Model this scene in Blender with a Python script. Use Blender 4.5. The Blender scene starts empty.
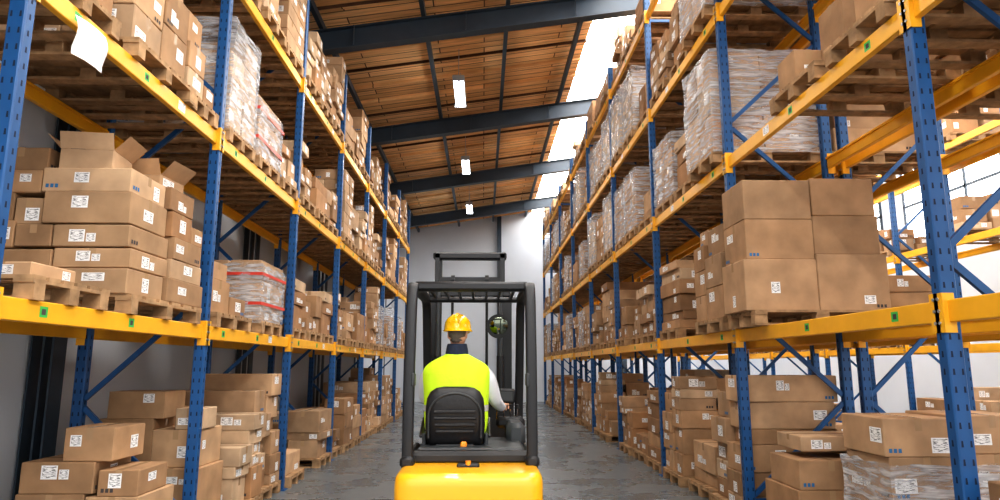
import bpy, math, random
from mathutils import Vector, Matrix
SC=bpy.context.scene
COL=SC.collection
# ------------------------------------------------------------ materials
MATS={}
def newmat(name):
    m=bpy.data.materials.new(name); m.use_nodes=True
    nt=m.node_tree; b=nt.nodes['Principled BSDF']; MATS[name]=m
    return m,nt,b
def simple(name,col,rough=.5,metal=0,noise=0,nscale=8,bump=0,coat=0,emit=None,es=0):
    m,nt,b=newmat(name)
    b.inputs['Base Color'].default_value=(*col,1); b.inputs['Roughness'].default_value=rough
    b.inputs['Metallic'].default_value=metal; b.inputs['Coat Weight'].default_value=coat
    if noise or bump:
        tc=nt.nodes.new('ShaderNodeTexCoord'); n=nt.nodes.new('ShaderNodeTexNoise')
        n.inputs['Scale'].default_value=nscale; n.inputs['Detail'].default_value=6
        nt.links.new(tc.outputs['Object'],n.inputs['Vector'])
        if noise:
            mx=nt.nodes.new('ShaderNodeMix'); mx.data_type='RGBA'
            mx.inputs[6].default_value=(*[c*(1-noise) for c in col],1)
            mx.inputs[7].default_value=(*[min(1,c*(1+noise)) for c in col],1)
            nt.links.new(n.outputs['Fac'],mx.inputs[0]); nt.links.new(mx.outputs[2],b.inputs['Base Color'])
        if bump:
            bp=nt.nodes.new('ShaderNodeBump'); bp.inputs['Strength'].default_value=bump; bp.inputs['Distance'].default_value=.02
            nt.links.new(n.outputs['Fac'],bp.inputs['Height']); nt.links.new(bp.outputs['Normal'],b.inputs['Normal'])
    if emit:
        b.inputs['Emission Color'].default_value=(*emit,1); b.inputs['Emission Strength'].default_value=es
    return m
def attrmat(name,rough=.8,nscale=(3,3,14),amt=.22,spec=.3):
    m,nt,b=newmat(name); N=nt.nodes.new; L=nt.links.new
    a=N('ShaderNodeAttribute'); a.attribute_name='Col'
    tc=N('ShaderNodeTexCoord'); mp=N('ShaderNodeMapping'); mp.inputs['Scale'].default_value=nscale
    n=N('ShaderNodeTexNoise'); n.inputs['Scale'].default_value=2.5; n.inputs['Detail'].default_value=4
    L(tc.outputs['Object'],mp.inputs['Vector']); L(mp.outputs['Vector'],n.inputs['Vector'])
    mr=N('ShaderNodeMapRange'); mr.inputs[1].default_value=.3; mr.inputs[2].default_value=.7
    mr.inputs[3].default_value=1-amt; mr.inputs[4].default_value=1+amt
    L(n.outputs['Fac'],mr.inputs[0])
    mx=N('ShaderNodeMix'); mx.data_type='RGBA'; mx.blend_type='MULTIPLY'; mx.inputs[0].default_value=1
    L(a.outputs['Color'],mx.inputs[6]); L(mr.outputs[0],mx.inputs[7]); L(mx.outputs[2],b.inputs['Base Color'])
    b.inputs['Roughness'].default_value=rough; b.inputs['Specular IOR Level'].default_value=spec
    return m
attrmat('cardboard',.85,(1.5,1.5,1.5),.2)
attrmat('pallet_wood',.9,(4,4,4),.3)
simple('tape',(.42,.275,.155),.22)
simple('red_tape',(.65,.06,.04),.4)
simple('print_ink',(.06,.05,.05),.8)
simple('blue_ink',(.03,.15,.35),.7)
simple('rack_blue',(.010,.080,.235),.42,.0,.25,5)
simple('rack_slot',(.004,.012,.04),.8)
simple('rack_yellow',(.84,.42,.02),.42,.0,.15,5)
simple('green_tag',(.05,.45,.08),.5)
simple('paper',(.85,.85,.85),.7)
simple('galv',(.4,.42,.45),.4,.6)
simple('steel_dark',(.035,.055,.08),.5,0,.25,4)
simple('wall_paint',(.60,.64,.70),.8,0,.06,1.5,.1)
simple('fl_yellow',(.92,.45,.008),.35,0,0,8,0,.4)
simple('fl_dark',(.010,.011,.014),.5,0,.2,10)
simple('fl_grey',(.04,.045,.05),.5)
simple('vinyl',(.010,.010,.012),.42,0,0,30,.15)
simple('rubber',(.015,.015,.015),.8)
simple('chrome',(.6,.6,.62),.25,1)
simple('mirror_glass',(.16,.18,.14),.06,1)
simple('lens_red',(.5,.02,.02),.3)
simple('lens_orange',(.9,.3,.02),.3)
simple('vest_lime',(.60,.90,.02),.7,0,.06,12,.35,0,(.6,.9,.02),.1)  # faint glow added to the lime cloth, which is no lamp
simple('reflective',(.55,.57,.58),.35)
simple('sleeve',(.74,.77,.82),.85,0,.06,14,.4)
simple('navy',(.012,.02,.045),.85,0,.2,20,.3)
simple('trousers',(.02,.03,.06),.9,0,.2,20,.3)
simple('skin',(.60,.33,.22),.5,0,.05,20)
simple('hair',(.11,.09,.075),.8,0,.4,60,.5)
simple('helmet',(.95,.55,.005),.25,0,0,5,0,.4)
simple('eye_white',(.8,.8,.8),.2)
simple('lip',(.45,.18,.15),.5)
simple('lamp_tube',(1,1,1),.5,emit=(.93,.97,1),es=25)
simple('skylight_panel',(1,1,1),.5,emit=(1,.985,.96),es=10.5)
simple('rear_fill_glow',(1,1,1),.5,emit=(1,.96,.91),es=2.6)  # glow of the added roof panel behind the camera, lights the carton fronts
simple('window_glazing',(1,1,1),.5,emit=(.93,.96,1),es=5)
m,nt,b=newmat('label'); N=nt.nodes.new; L=nt.links.new
uv=N('ShaderNodeUVMap'); sp=N('ShaderNodeSeparateXYZ'); L(uv.outputs[0],sp.inputs[0])
mp=N('ShaderNodeMapping'); mp.inputs['Scale'].default_value=(1,7,1); L(uv.outputs[0],mp.inputs[0])
n=N('ShaderNodeTexNoise'); n.inputs['Scale'].default_value=3.2; n.inputs['Detail'].default_value=1; L(mp.outputs[0],n.inputs['Vector'])
g=N('ShaderNodeMath'); g.operation='GREATER_THAN'; g.inputs[1].default_value=.56; L(n.outputs['Fac'],g.inputs[0])
def mth(op,a,bv=None):
    q=N('ShaderNodeMath'); q.operation=op
    for i,x in enumerate((a,bv)):
        if x is None: continue
        if isinstance(x,(int,float)): q.inputs[i].default_value=x
        else: L(x,q.inputs[i])
    return q.outputs[0]
mu=mth('LESS_THAN',mth('ABSOLUTE',mth('SUBTRACT',sp.outputs[0],.5)),.42)
mv=mth('LESS_THAN',mth('ABSOLUTE',mth('SUBTRACT',sp.outputs[1],.5)),.42)
ink=mth('MULTIPLY',mth('MULTIPLY',g.outputs[0],mu),mv)
mx=N('ShaderNodeMix'); mx.data_type='RGBA'; mx.inputs[6].default_value=(.88,.88,.88,1); mx.inputs[7].default_value=(.08,.08,.09,1)
L(ink,mx.inputs[0]); L(mx.outputs[2],b.inputs['Base Color']); b.inputs['Roughness'].default_value=.5
# stretch wrap
m,nt,b=newmat('stretch_wrap'); N=nt.nodes.new; L=nt.links.new
b.inputs['Base Color'].default_value=(.74,.77,.82,1); b.inputs['Roughness'].default_value=.16
tr=N('ShaderNodeBsdfTransparent'); ms=N('ShaderNodeMixShader'); tc=N('ShaderNodeTexCoord')
mp=N('ShaderNodeMapping'); mp.inputs['Scale'].default_value=(1.2,1.2,9); mp.inputs['Rotation'].default_value=(.12,.1,0); L(tc.outputs['Object'],mp.inputs[0])
n=N('ShaderNodeTexNoise'); n.inputs['Scale'].default_value=3.2; n.inputs['Detail'].default_value=5; n.inputs['Distortion'].default_value=.8; L(mp.outputs[0],n.inputs['Vector'])
mr=N('ShaderNodeMapRange'); mr.inputs[1].default_value=.38; mr.inputs[2].default_value=.68; mr.inputs[3].default_value=.15; mr.inputs[4].default_value=.66
L(n.outputs['Fac'],mr.inputs[0]); L(mr.outputs[0],ms.inputs[0]); L(tr.outputs[0],ms.inputs[1]); L(b.outputs[0],ms.inputs[2])
bp=N('ShaderNodeBump'); bp.inputs['Strength'].default_value=.8; bp.inputs['Distance'].default_value=.025; L(n.outputs['Fac'],bp.inputs['Height']); L(bp.outputs[0],b.inputs['Normal'])
L(ms.outputs[0],nt.nodes['Material Output'].inputs['Surface'])
# floor
m,nt,b=newmat('concrete'); N=nt.nodes.new; L=nt.links.new
tc=N('ShaderNodeTexCoord'); n=N('ShaderNodeTexNoise'); n.inputs['Scale'].default_value=1.1; n.inputs['Detail'].default_value=9; n.inputs['Roughness'].default_value=.65
L(tc.outputs['Object'],n.inputs['Vector'])
cr=N('ShaderNodeValToRGB'); cr.color_ramp.elements[0].position=.3; cr.color_ramp.elements[0].color=(.085,.10,.11,1)
cr.color_ramp.elements[1].position=.7; cr.color_ramp.elements[1].color=(.165,.18,.19,1)
L(n.outputs['Fac'],cr.inputs[0])
bk=N('ShaderNodeTexBrick'); bk.offset=0; bk.inputs['Scale'].default_value=1; bk.inputs['Brick Width'].default_value=5; bk.inputs['Row Height'].default_value=5
bk.inputs['Mortar Size'].default_value=.008; bk.inputs['Color1'].default_value=(1,1,1,1); bk.inputs['Color2'].default_value=(.93,.93,.93,1); bk.inputs['Mortar'].default_value=(.35,.35,.35,1)
L(tc.outputs['Object'],bk.inputs['Vector'])
mx=N('ShaderNodeMix'); mx.data_type='RGBA'; mx.blend_type='MULTIPLY'; mx.inputs[0].default_value=1
L(cr.outputs[0],mx.inputs[6]); L(bk.outputs[0],mx.inputs[7]); L(mx.outputs[2],b.inputs['Base Color'])
mr=N('ShaderNodeMapRange'); mr.inputs[1].default_value=.3; mr.inputs[2].default_value=.7; mr.inputs[3].default_value=.18; mr.inputs[4].default_value=.38; L(n.outputs['Fac'],mr.inputs[0]); L(mr.outputs[0],b.inputs['Roughness'])
# ceiling boards : boards run across the building (X)
m,nt,b=newmat('ceiling_boards'); N=nt.nodes.new; L=nt.links.new
tc=N('ShaderNodeTexCoord')
bk=N('ShaderNodeTexBrick'); bk.offset=.37; bk.inputs['Scale'].default_value=1; bk.inputs['Brick Width'].default_value=2.6; bk.inputs['Row Height'].default_value=.24
bk.inputs['Mortar Size'].default_value=.012; bk.inputs['Color1'].default_value=(.92,.56,.26,1); bk.inputs['Color2'].default_value=(.66,.36,.15,1); bk.inputs['Mortar'].default_value=(.08,.035,.015,1)
L(tc.outputs['Object'],bk.inputs['Vector'])
mp=N('ShaderNodeMapping'); mp.inputs['Scale'].default_value=(.8,9,1); L(tc.outputs['Object'],mp.inputs[0])
n=N('ShaderNodeTexNoise'); n.inputs['Scale'].default_value=1.5; n.inputs['Detail'].default_value=8; L(mp.outputs[0],n.inputs['Vector'])
mr=N('ShaderNodeMapRange'); mr.inputs[1].default_value=.3; mr.inputs[2].default_value=.7; mr.inputs[3].default_value=.68; mr.inputs[4].default_value=1.2; L(n.outputs['Fac'],mr.inputs[0])
mx=N('ShaderNodeMix'); mx.data_type='RGBA'; mx.blend_type='MULTIPLY'; mx.inputs[0].default_value=1
L(bk.outputs[0],mx.inputs[6]); L(mr.outputs[0],mx.inputs[7]); L(mx.outputs[2],b.inputs['Base Color']); b.inputs['Roughness'].default_value=.7

# ------------------------------------------------------------ mesh builder
class MB:
    def __init__(s): s.v=[]; s.f=[]; s.m=[]; s.c=[]; s.u=[]
    def poly(s,pts,mat,col=(1,1,1),uv=None):
        i=len(s.v); s.v+= [tuple(p) for p in pts]; s.f.append(tuple(range(i,i+len(pts)))); s.m.append(mat); s.c.append(col); s.u.append(uv)
    def faces(s,vs,fs,mat,col=(1,1,1)):
        i=len(s.v); s.v+=[tuple(p) for p in vs]
        for f in fs: s.f.append(tuple(i+k for k in f)); s.m.append(mat); s.c.append(col); s.u.append(None)
    def box(s,c,size,mat,col=(1,1,1),rz=0,bev=0,M=None):
        h=[q/2 for q in size]
        if M is None: M=Matrix.Translation(c)@Matrix.Rotation(rz,4,'Z')
        if not bev:
            vs=[M@Vector((h[0]*x,h[1]*y,h[2]*z)) for x in(-1,1) for y in(-1,1) for z in(-1,1)]
            s.faces(vs,[(0,1,3,2),(4,6,7,5),(0,4,5,1),(2,3,7,6),(0,2,6,4),(1,5,7,3)],mat,col); return
        b=min(bev,min(h)*.9); idx={}; loc=[]
        cs=[(x,y,z) for x in(-1,1) for y in(-1,1) for z in(-1,1)]
        for cc in cs:
            for a in range(3):
                idx[cc,a]=len(loc); loc.append(Vector([cc[k]*(h[k]-(0 if k==a else b)) for k in range(3)]))
        fs=[]
        for a in range(3):
            o=[k for k in range(3) if k!=a]
            for sg in(-1,1):
                q=[]
                for (p,r) in((-1,-1),(1,-1),(1,1),(-1,1)):
                    cc=[0,0,0]; cc[a]=sg; cc[o[0]]=p; cc[o[1]]=r; q.append(idx[tuple(cc),a])
                fs.append(q)
        for k in range(3):
            a,bb=[j for j in range(3) if j!=k]
            for p in(-1,1):
                for r in(-1,1):
                    c1=[0,0,0]; c1[a]=p; c1[bb]=r; c2=list(c1); c1[k]=-1; c2[k]=1; c1=tuple(c1); c2=tuple(c2)
                    fs.append([idx[c1,a],idx[c1,bb],idx[c2,bb],idx[c2,a]])
        for cc in cs: fs.append([idx[cc,0],idx[cc,1],idx[cc,2]])
        out=[]
        for f in fs:
            nrm=(loc[f[1]]-loc[f[0]]).cross(loc[f[2]]-loc[f[0]]); cen=sum((loc[i] for i in f),Vector())
            out.append(f if nrm.dot(cen)>0 else f[::-1])
        s.faces([M@p for p in loc],out,mat,col)
    def bar(s,p0,p1,w,h,mat,col=(1,1,1),up=(0,0,1),bev=0):
        p0=Vector(p0);p1=Vector(p1); d=p1-p0; Ln=d.length; y=d.normalized(); u=Vector(up)
        if abs(y.dot(u))>.98: u=Vector((0,1,0))
        x=y.cross(u).normalized(); z=x.cross(y)
        M=Matrix((x,y,z)).transposed().to_4x4(); M.translation=(p0+p1)/2
        s.box(None,(w,Ln,h),mat,col,bev=bev,M=M)
    def cyl(s,p0,p1,r,mat,n=16,r2=None,col=(1,1,1)):
        p0=Vector(p0);p1=Vector(p1); r2=r if r2 is None else r2; y=(p1-p0).normalized(); u=Vector((0,0,1)) if abs(y.z)<.9 else Vector((1,0,0))
        x=y.cross(u).normalized(); z=x.cross(y)
        A=[p0+(x*math.cos(t)+z*math.sin(t))*r for t in [2*math.pi*i/n for i in range(n)]]
        B=[p1+(x*math.cos(t)+z*math.sin(t))*r2 for t in [2*math.pi*i/n for i in range(n)]]
        fs=[(i,(i+1)%n,n+(i+1)%n,n+i) for i in range(n)]+[tuple(range(n))[::-1],tuple(range(n,2*n))]
        s.faces(A+B,fs,mat,col)
    def tube(s,pts,r,mat,n=10):
        for a,b in zip(pts,pts[1:]): s.cyl(a,b,r,mat,n)
    def sweep(s,pts,w,d,mat):
        P=[Vector(p) for p in pts]; rings=[]
        for i,p in enumerate(P):
            t=(P[min(i+1,len(P)-1)]-P[max(i-1,0)]).normalized(); x=Vector((1,0,0)); x=(x-t*x.dot(t)).normalized(); y=t.cross(x)
            r=[]
            for k in range(16):
                a=2*math.pi*k/16; c,sn=math.cos(a),math.sin(a)
                r.append(p+x*(w/2*math.copysign(abs(c)**.45,c))+y*(d/2*math.copysign(abs(sn)**.45,sn)))
            rings.append(r)
        s.loft(rings,mat)
    def loft(s,rings,mat,cap=True):
        n=len(rings[0]); vs=[p for r in rings for p in r]; fs=[]
        for j in range(len(rings)-1):
            for i in range(n): fs.append((j*n+i,j*n+(i+1)%n,(j+1)*n+(i+1)%n,(j+1)*n+i))
        if cap: fs.append(tuple(range(n))[::-1]); fs.append(tuple(range((len(rings)-1)*n,len(rings)*n)))
        s.faces(vs,fs,mat)
    def mesh(s,name):
        me=bpy.data.meshes.new(name); me.from_pydata(s.v,[],s.f)
        names=[]; 
        for x in s.m:
            if x not in names: names.append(x)
        for x in names: me.materials.append(MATS[x])
        ix={x:i for i,x in enumerate(names)}
        me.polygons.foreach_set('material_index',[ix[x] for x in s.m])
        ca=me.color_attributes.new('Col','FLOAT_COLOR','CORNER'); ul=me.uv_layers.new(name='UVMap')
        cd=[];ud=[]
        for f,c,u in zip(s.f,s.c,s.u):
            for k in range(len(f)):
                cd+=[c[0],c[1],c[2],1]; ud+= (u[k] if u else (0,0))
        ca.data.foreach_set('color',cd); ul.data.foreach_set('uv',ud); me.update(); return me
    def obj(s,name,parent=None,smooth=None,subs=0,origin=None):
        if origin is not None:
            o=Vector(origin); s.v=[tuple(Vector(p)-o) for p in s.v]
        me=s.mesh(name); ob=bpy.data.objects.new(name,me); COL.objects.link(ob)
        if origin is not None: ob.location=origin
        if parent:
            ob.parent=parent; ob.location=Vector(ob.location)-parent.location
        if subs:
            md=ob.modifiers.new('Sub','SUBSURF'); md.levels=subs; md.render_levels=subs
        if smooth:
            me.polygons.foreach_set('use_smooth',[True]*len(me.polygons))
            if smooth!='all':
                try: me.set_sharp_from_angle(angle=math.radians(40))
                except Exception: pass
        return ob
def inst(me,name,loc,rz=0,sy=1):
    ob=bpy.data.objects.new(name,me); ob.location=loc; ob.rotation_euler=(0,0,rz); ob.scale=(1,sy,1); COL.objects.link(ob); return ob

# ------------------------------------------------------------ cartons / pallets
KR=[(.42,.26,.145),(.36,.215,.115),(.47,.305,.18),(.31,.18,.095),(.40,.26,.155),(.52,.37,.24),(.36,.20,.10)]
def carton(mb,x,y,z0,sx,sy,sz,rng,rz=0,col=None,lab=.75,openf=False,tapedir=None):
    col=col or rng.choice(KR); k=rng.uniform(.8,1.16); col=tuple(c*k for c in col)
    M=Matrix.Translation((x,y,z0+sz/2))@Matrix.Rotation(rz,4,'Z')
    mb.box(None,(sx,sy,sz),'cardboard',col,bev=.007,M=M)
    hx,hy,hz=sx/2,sy/2,sz/2
    def q(a,bb,c,d,mat,uv=None,cl=(1,1,1)): mb.poly([M@Vector(p) for p in(a,bb,c,d)],mat,cl,uv)
    t=.026; e=.0015; dn=min(.09,sz*.4)
    along = (sx>=sy) if tapedir is None else tapedir=='x'
    if openf:
        for sg in(-1,1):
            f=rng.uniform(.25,.5)
            q((-hx,sg*hy,hz),(hx,sg*hy,hz),(hx,sg*(hy+sy*.3*f),hz+sy*.35),(-hx,sg*(hy+sy*.3*f),hz+sy*.35),'cardboard',None,tuple(c*1.15 for c in col))
            q((sg*hx,-hy,hz),(sg*hx,hy,hz),(sg*(hx+sy*.3),hy,hz+.12),(sg*(hx+sy*.3),-hy,hz+.12),'cardboard',None,tuple(c*1.1 for c in col))
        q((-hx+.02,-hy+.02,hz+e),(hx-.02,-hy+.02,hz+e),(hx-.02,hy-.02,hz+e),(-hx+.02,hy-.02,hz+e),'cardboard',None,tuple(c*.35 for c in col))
    elif along:
        q((-hx,-t,hz+e),(hx,-t,hz+e),(hx,t,hz+e),(-hx,t,hz+e),'tape')
        for sg in(-1,1): q((sg*(hx+e),-t,hz),(sg*(hx+e),t,hz),(sg*(hx+e),t,hz-dn),(sg*(hx+e),-t,hz-dn),'tape')
    else:
        q((-t,-hy,hz+e),(t,-hy,hz+e),(t,hy,hz+e),(-t,hy,hz+e),'tape')
        for sg in(-1,1): q((-t,sg*(hy+e),hz),(t,sg*(hy+e),hz),(t,sg*(hy+e),hz-dn),(-t,sg*(hy+e),hz-dn),'tape')
    UV=[(0,0),(1,0),(1,1),(0,1)]
    for ax,sg in((0,-1),(0,1),(1,-1),(1,1)):
        half=hy if ax==0 else hx
        def face(u0,u1,v0,v1,mat,uv=None):
            w=(hx if ax==0 else hy)+e*1.6
            if ax==0: pts=[(sg*w,sg*u0,v0),(sg*w,sg*u1,v0),(sg*w,sg*u1,v1),(sg*w,sg*u0,v1)]
            else: pts=[(-sg*u0,sg*w,v0),(-sg*u1,sg*w,v0),(-sg*u1,sg*w,v1),(-sg*u0,sg*w,v1)]
            q(*pts,mat,uv)
        if rng.random()<lab:
            lw=min(rng.uniform(.07,.17),half*1.2); lh=min(rng.uniform(.06,.12),sz*.6)
            u=rng.uniform(-half+.02,half-.02-lw) if half*2>lw+.05 else -lw/2; vv=rng.uniform(-hz+.02,max(-hz+.021,hz-lh-.02))
            face(u,u+lw,vv,vv+lh,'label',UV)
            if rng.random()<.45 and u+lw*2.2<half: face(u+lw*1.1,u+lw*1.7,vv,vv+lh*.7,'label',UV)
        if rng.random()<.3 and sz>.15 and half>.12:
            u=-half+.03 if rng.random()<.5 else half-.14; vv=-hz+.03
            mt='print_ink' if rng.random()<.6 else 'blue_ink'
            for j in range(3): face(u+.035*j,u+.035*j+.024,vv,vv+.03,mt)
def pallet(mb,cx,cy,z,w,d,rng):
    def wc():
        k=rng.uniform(.75,1.15); return (.38*k,.24*k,.13*k)
    n=6; bw=d/n*.78
    for i in range(n):
        yy=cy-d/2+bw/2+i*(d-bw)/(n-1); mb.box((cx,yy,z+.133),(w,bw,.022),'pallet_wood',wc())
    for i in(-1,0,1):
        xx=cx+i*(w/2-.06); mb.box((xx,cy,z+.111),(.12,d,.022),'pallet_wood',wc())
        for j in(-1,0,1): mb.box((xx,cy+j*(d/2-.06),z+.061),(.12 if i else .13,.10,.078),'pallet_wood',wc())
    for j in(-1,0,1): mb.box((cx,cy+j*(d/2-.06),z+.011),(w,.10,.022),'pallet_wood',wc())
def stack(mb,x0,x1,y0,y1,z,H,rng,style=None):
    W=x1-x0; D=y1-y0; style=style or rng.choice('ABBBCC')
    if style=='A':
        nx=rng.choice([2,3,3]); ny=rng.choice([1,2,2]); h=rng.choice([.2,.24,.28,.33]); nl=max(1,int(round(H/h))); col=rng.choice(KR)
        for l in range(nl):
            a,b2=(nx,ny) if l%2==0 else (max(1,nx-1),ny)
            for i in range(a):
                for j in range(b2):
                    if l==nl-1 and rng.random()<.35: continue
                    sx=W/a;sy=D/b2
                    carton(mb,x0+sx*(i+.5)+rng.uniform(-.008,.008),y0+sy*(j+.5)+rng.uniform(-.008,.008),z+l*h,sx-.012,sy-.012,h-.002,rng,rng.uniform(-.012,.012),col if rng.random()<.8 else None)
    else:
        nx=rng.choice([1,2,2]) if style=='B' else 2; ny=rng.choice([1,2]) if style=='B' else 2
        for i in range(nx):
            for j in range(ny):
                zz=z; top=z+H*rng.uniform(.65,1.08); sx=W/nx; sy=D/ny; col=rng.choice(KR)
                while zz<top-.1:
                    h=rng.choice([.12,.16,.2,.24,.28,.34]); h=min(h,top-zz+.06); s1=rng.uniform(.8,.98)
                    carton(mb,x0+sx*(i+.5)+rng.uniform(-.02,.02),y0+sy*(j+.5)+rng.uniform(-.01,.01),zz,sx*s1-.012,sy*rng.uniform(.84,.98)-.012,h-.002,rng,rng.uniform(-.05,.05),col if rng.random()<.5 else None)
                    zz+=h
def wrap(mb,x0,x1,y0,y1,z0,z1,rng,red=False):
    nx,nz=7,7; j=lambda a:rng.uniform(-a,a)
    sides=[((x0,y0),(x1,y0),(0,-1)),((x1,y0),(x1,y1),(1,0)),((x1,y1),(x0,y1),(0,1)),((x0,y1),(x0,y0),(-1,0))]
    ring=[]
    for a,b2,nn in sides:
        for i in range(nx): t=i/nx; ring.append((a[0]+(b2[0]-a[0])*t,a[1]+(b2[1]-a[1])*t,nn,t))
    rows=[]
    for k in range(nz+1):
        zz=z0+(z1-z0)*k/nz; r=[]
        for (x,y,nn,t) in ring:
            o=.012+j(.012)-.01*math.sin(t*math.pi); r.append((x+nn[0]*o,y+nn[1]*o,zz+(j(.02) if 0<k else 0)))
        rows.append(r)
    mb.loft(rows,'stretch_wrap',cap=False)
    cx,cy=(x0+x1)/2,(y0+y1)/2
    rows2=[rows[-1],[(cx+(p[0]-cx)*.6,cy+(p[1]-cy)*.6,z1+j(.02)) for p in rows[-1]]]
    mb.loft(rows2,'stretch_wrap',cap=False)
    if red:
        for zz in (z0+(z1-z0)*.8,z0+(z1-z0)*.3):
            r1=[(p[0]+(p[0]-cx)*.03,p[1]+(p[1]-cy)*.03,zz) for p in ring]; r2=[(p[0],p[1],zz+.035) for p in r1]
            mb.loft([r1,r2],'red_tape',cap=False)
def make_load(W,D,H,seed,style=None,wrapped=False,red=False,pw=1.2,pd=.8):
    rng=random.Random(seed); mb=MB(); pallet(mb,0,0,0,pw,pd,rng)
    stack(mb,-W/2,W/2,-D/2,D/2,.145,H,rng,style)
    if wrapped: wrap(mb,-W/2-.01,W/2+.01,-D/2-.01,D/2+.01,.12,.16+H,rng,red)
    return mb
VAR={'low':[], 'mid':[], 'high':[], 'wrap':[]}
for i in range(6): VAR['low'].append(make_load(1.14,.82,.42+.06*(i%3),100+i).mesh('cartons_low'))
for i in range(10): VAR['mid'].append(make_load(1.18,.84,.75+.08*(i%4),200+i).mesh('cartons_mid'))
for i in range(10): VAR['high'].append(make_load(1.18,.84,1.15+.09*(i%3),300+i).mesh('cartons_high'))
for i in range(5): VAR['wrap'].append(make_load(1.14,.80,.95+.12*(i%3),400+i,'A',True,False).mesh('wrapped_cartons'))
REDW=make_load(1.14,.9,.66,431,'A',True,True).mesh('wrapped_cartons')
RG=random.Random(11)
def place(kind,x,y,z,sy=1):
    me=RG.choice(VAR[kind]); nm={'wrap':'wrapped_pallet_load'}.get(kind,'pallet_of_cartons')
    return inst(me,nm,(x,y,z),RG.choice([0,math.pi])+RG.uniform(-.02,.02),sy)

# ------------------------------------------------------------ racks
BT=.13
def rack(name,xf,xr,posts,levels,height,seed,tags=True):
    mb=MB(); sg=1 if xr>xf else -1; pw=.10; pd=.085
    for y in posts:
        for x in(xf,xr):
            mb.box((x,y,height/2+.006),(pw,pd,height-.012),'rack_blue',bev=.008)
            mb.box((x,y,.006),(.17,.15,.012),'rack_blue')
            for k in range(int((height-.2)/.1)):
                zz=.15+k*.1
                for dx in(-.026,.026):
                    for s2 in(-1,1): mb.poly([(x+dx-.007,y+s2*(pd/2+.001),zz),(x+dx+.007,y+s2*(pd/2+.001),zz),(x+dx+.005,y+s2*(pd/2+.001),zz+.035),(x+dx-.005,y+s2*(pd/2+.001),zz+.035)],'rack_slot')
                for s2 in(-1,1): mb.poly([(x+s2*(pw/2+.001),y-.008,zz),(x+s2*(pw/2+.001),y+.008,zz),(x+s2*(pw/2+.001),y+.006,zz+.035),(x+s2*(pw/2+.001),y-.006,zz+.035)],'rack_slot')
        a=xf+sg*pw/2; b2=xr-sg*pw/2; z=.25; mb.bar((a,y,z),(b2,y,z),.03,.045,'rack_blue'); flip=0
        while z+1.0<height-.1:
            p=(a,y,z+.05) if flip==0 else (b2,y,z+.05); q=(b2,y,z+.97) if flip==0 else (a,y,z+.97)
            mb.bar(p,q,.03,.045,'rack_blue'); flip^=1; z+=1.0
        mb.bar((a,y,z+.03),(b2,y,z+.03),.03,.045,'rack_blue')
    rng=random.Random(seed)
    for y0,y1 in zip(posts,posts[1:]):
        for lz in levels:
            zc=lz-BT/2
            for x,s2 in((xf,-sg),(xr,sg)):
                mb.box((x,(y0+y1)/2,zc),(.05,y1-y0-pd-.004,BT),'rack_yellow',bev=.006)
                mb.box((x-s2*.012,(y0+y1)/2,lz-.02),(.06,y1-y0-pd-.02,.02),'rack_yellow')
                for yy,d in((y0,1),(y1,-1)):
                    mb.box((x+s2*(pw/2+.004),yy+d*.02,zc-.01),(.008,.075,.23),'rack_yellow')
                    mb.box((x+s2*.02,yy+d*(pd/2+.006),zc-.01),(.075,.008,.23),'rack_yellow')
                    for kk in(-.07,0,.07): mb.cyl((x+s2*(pw/2+.008),yy+d*.02,zc+kk),(x+s2*(pw/2+.014),yy+d*.02,zc+kk),.010,'galv',8)
            if tags:
                xx=xf-sg*.026
                for yy in (y0+.42,(y0+y1)/2+rng.uniform(-.1,.1)):
                    mb.poly([(xx,yy,lz-.095),(xx,yy+.075,lz-.095),(xx,yy+.075,lz-.03),(xx,yy,lz-.03)],'green_tag')
                    mb.poly([(xx-sg*.0006,yy+.018,lz-.08),(xx-sg*.0006,yy+.056,lz-.08),(xx-sg*.0006,yy+.056,lz-.045),(xx-sg*.0006,yy+.018,lz-.045)],'print_ink')
                if rng.random()<.5: 
                    yy=(y0+y1)/2+.5; mb.poly([(xx,yy,lz-.1),(xx,yy+.13,lz-.1),(xx,yy+.13,lz-.02),(xx,yy,lz-.02)],'label',(1,1,1),[(0,0),(1,0),(1,1),(0,1)])
    return mb.obj(name)
LP=[.8+2.8*k for k in range(9)]
RP=[.65+3.2*k for k in range(10)]
LL=[1.98,3.88,5.68]; RL=[1.98,3.88,5.68,7.4]
XL=-2.65; XLr=-3.72; XR=2.72; XRr=3.82; XB=5.10; XBr=4.02
rack('pallet_rack',XL,XLr,LP,LL,7.05,1)
rack('pallet_rack',XR,XRr,RP,RL,7.95,2)
rack('pallet_rack',XB,XBr,RP,RL[:3],7.0,3,False)
rack('pallet_rack',8.6,9.7,RP,RL[:3],6.4,4,False)

def custom(name,boxes,pal=None,seed=1,wrp=None,lab=.6):
    rng=random.Random(seed); mb=MB()
    x0=min(b[0] for b in boxes); y0=min(b[2] for b in boxes); x1=max(b[1] for b in boxes); y1=max(b[3] for b in boxes)
    zb=min(b[4] for b in boxes)
    if pal:
        for (cx,cy,z,w,d) in pal: pallet(mb,cx,cy,z,w,d,rng)
    for b in boxes:
        o=b[6] if len(b)>6 else {}
        carton(mb,(b[0]+b[1])/2,(b[2]+b[3])/2,b[4],b[1]-b[0]-.008,b[3]-b[2]-.008,b[5]-b[4]-.002,rng,o.get('rz',rng.uniform(-.02,.02)),o.get('c'),o.get('lab',lab),o.get('open',False))
    if wrp: wrap(mb,*wrp,rng)
    return mb.obj(name,origin=((x0+x1)/2,(y0+y1)/2,zb-(.145 if pal else 0)))
z=1.98+.145
D1=(.36,.22,.12); D2=(.42,.27,.155); D3=(.48,.325,.20)
B=[]
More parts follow.
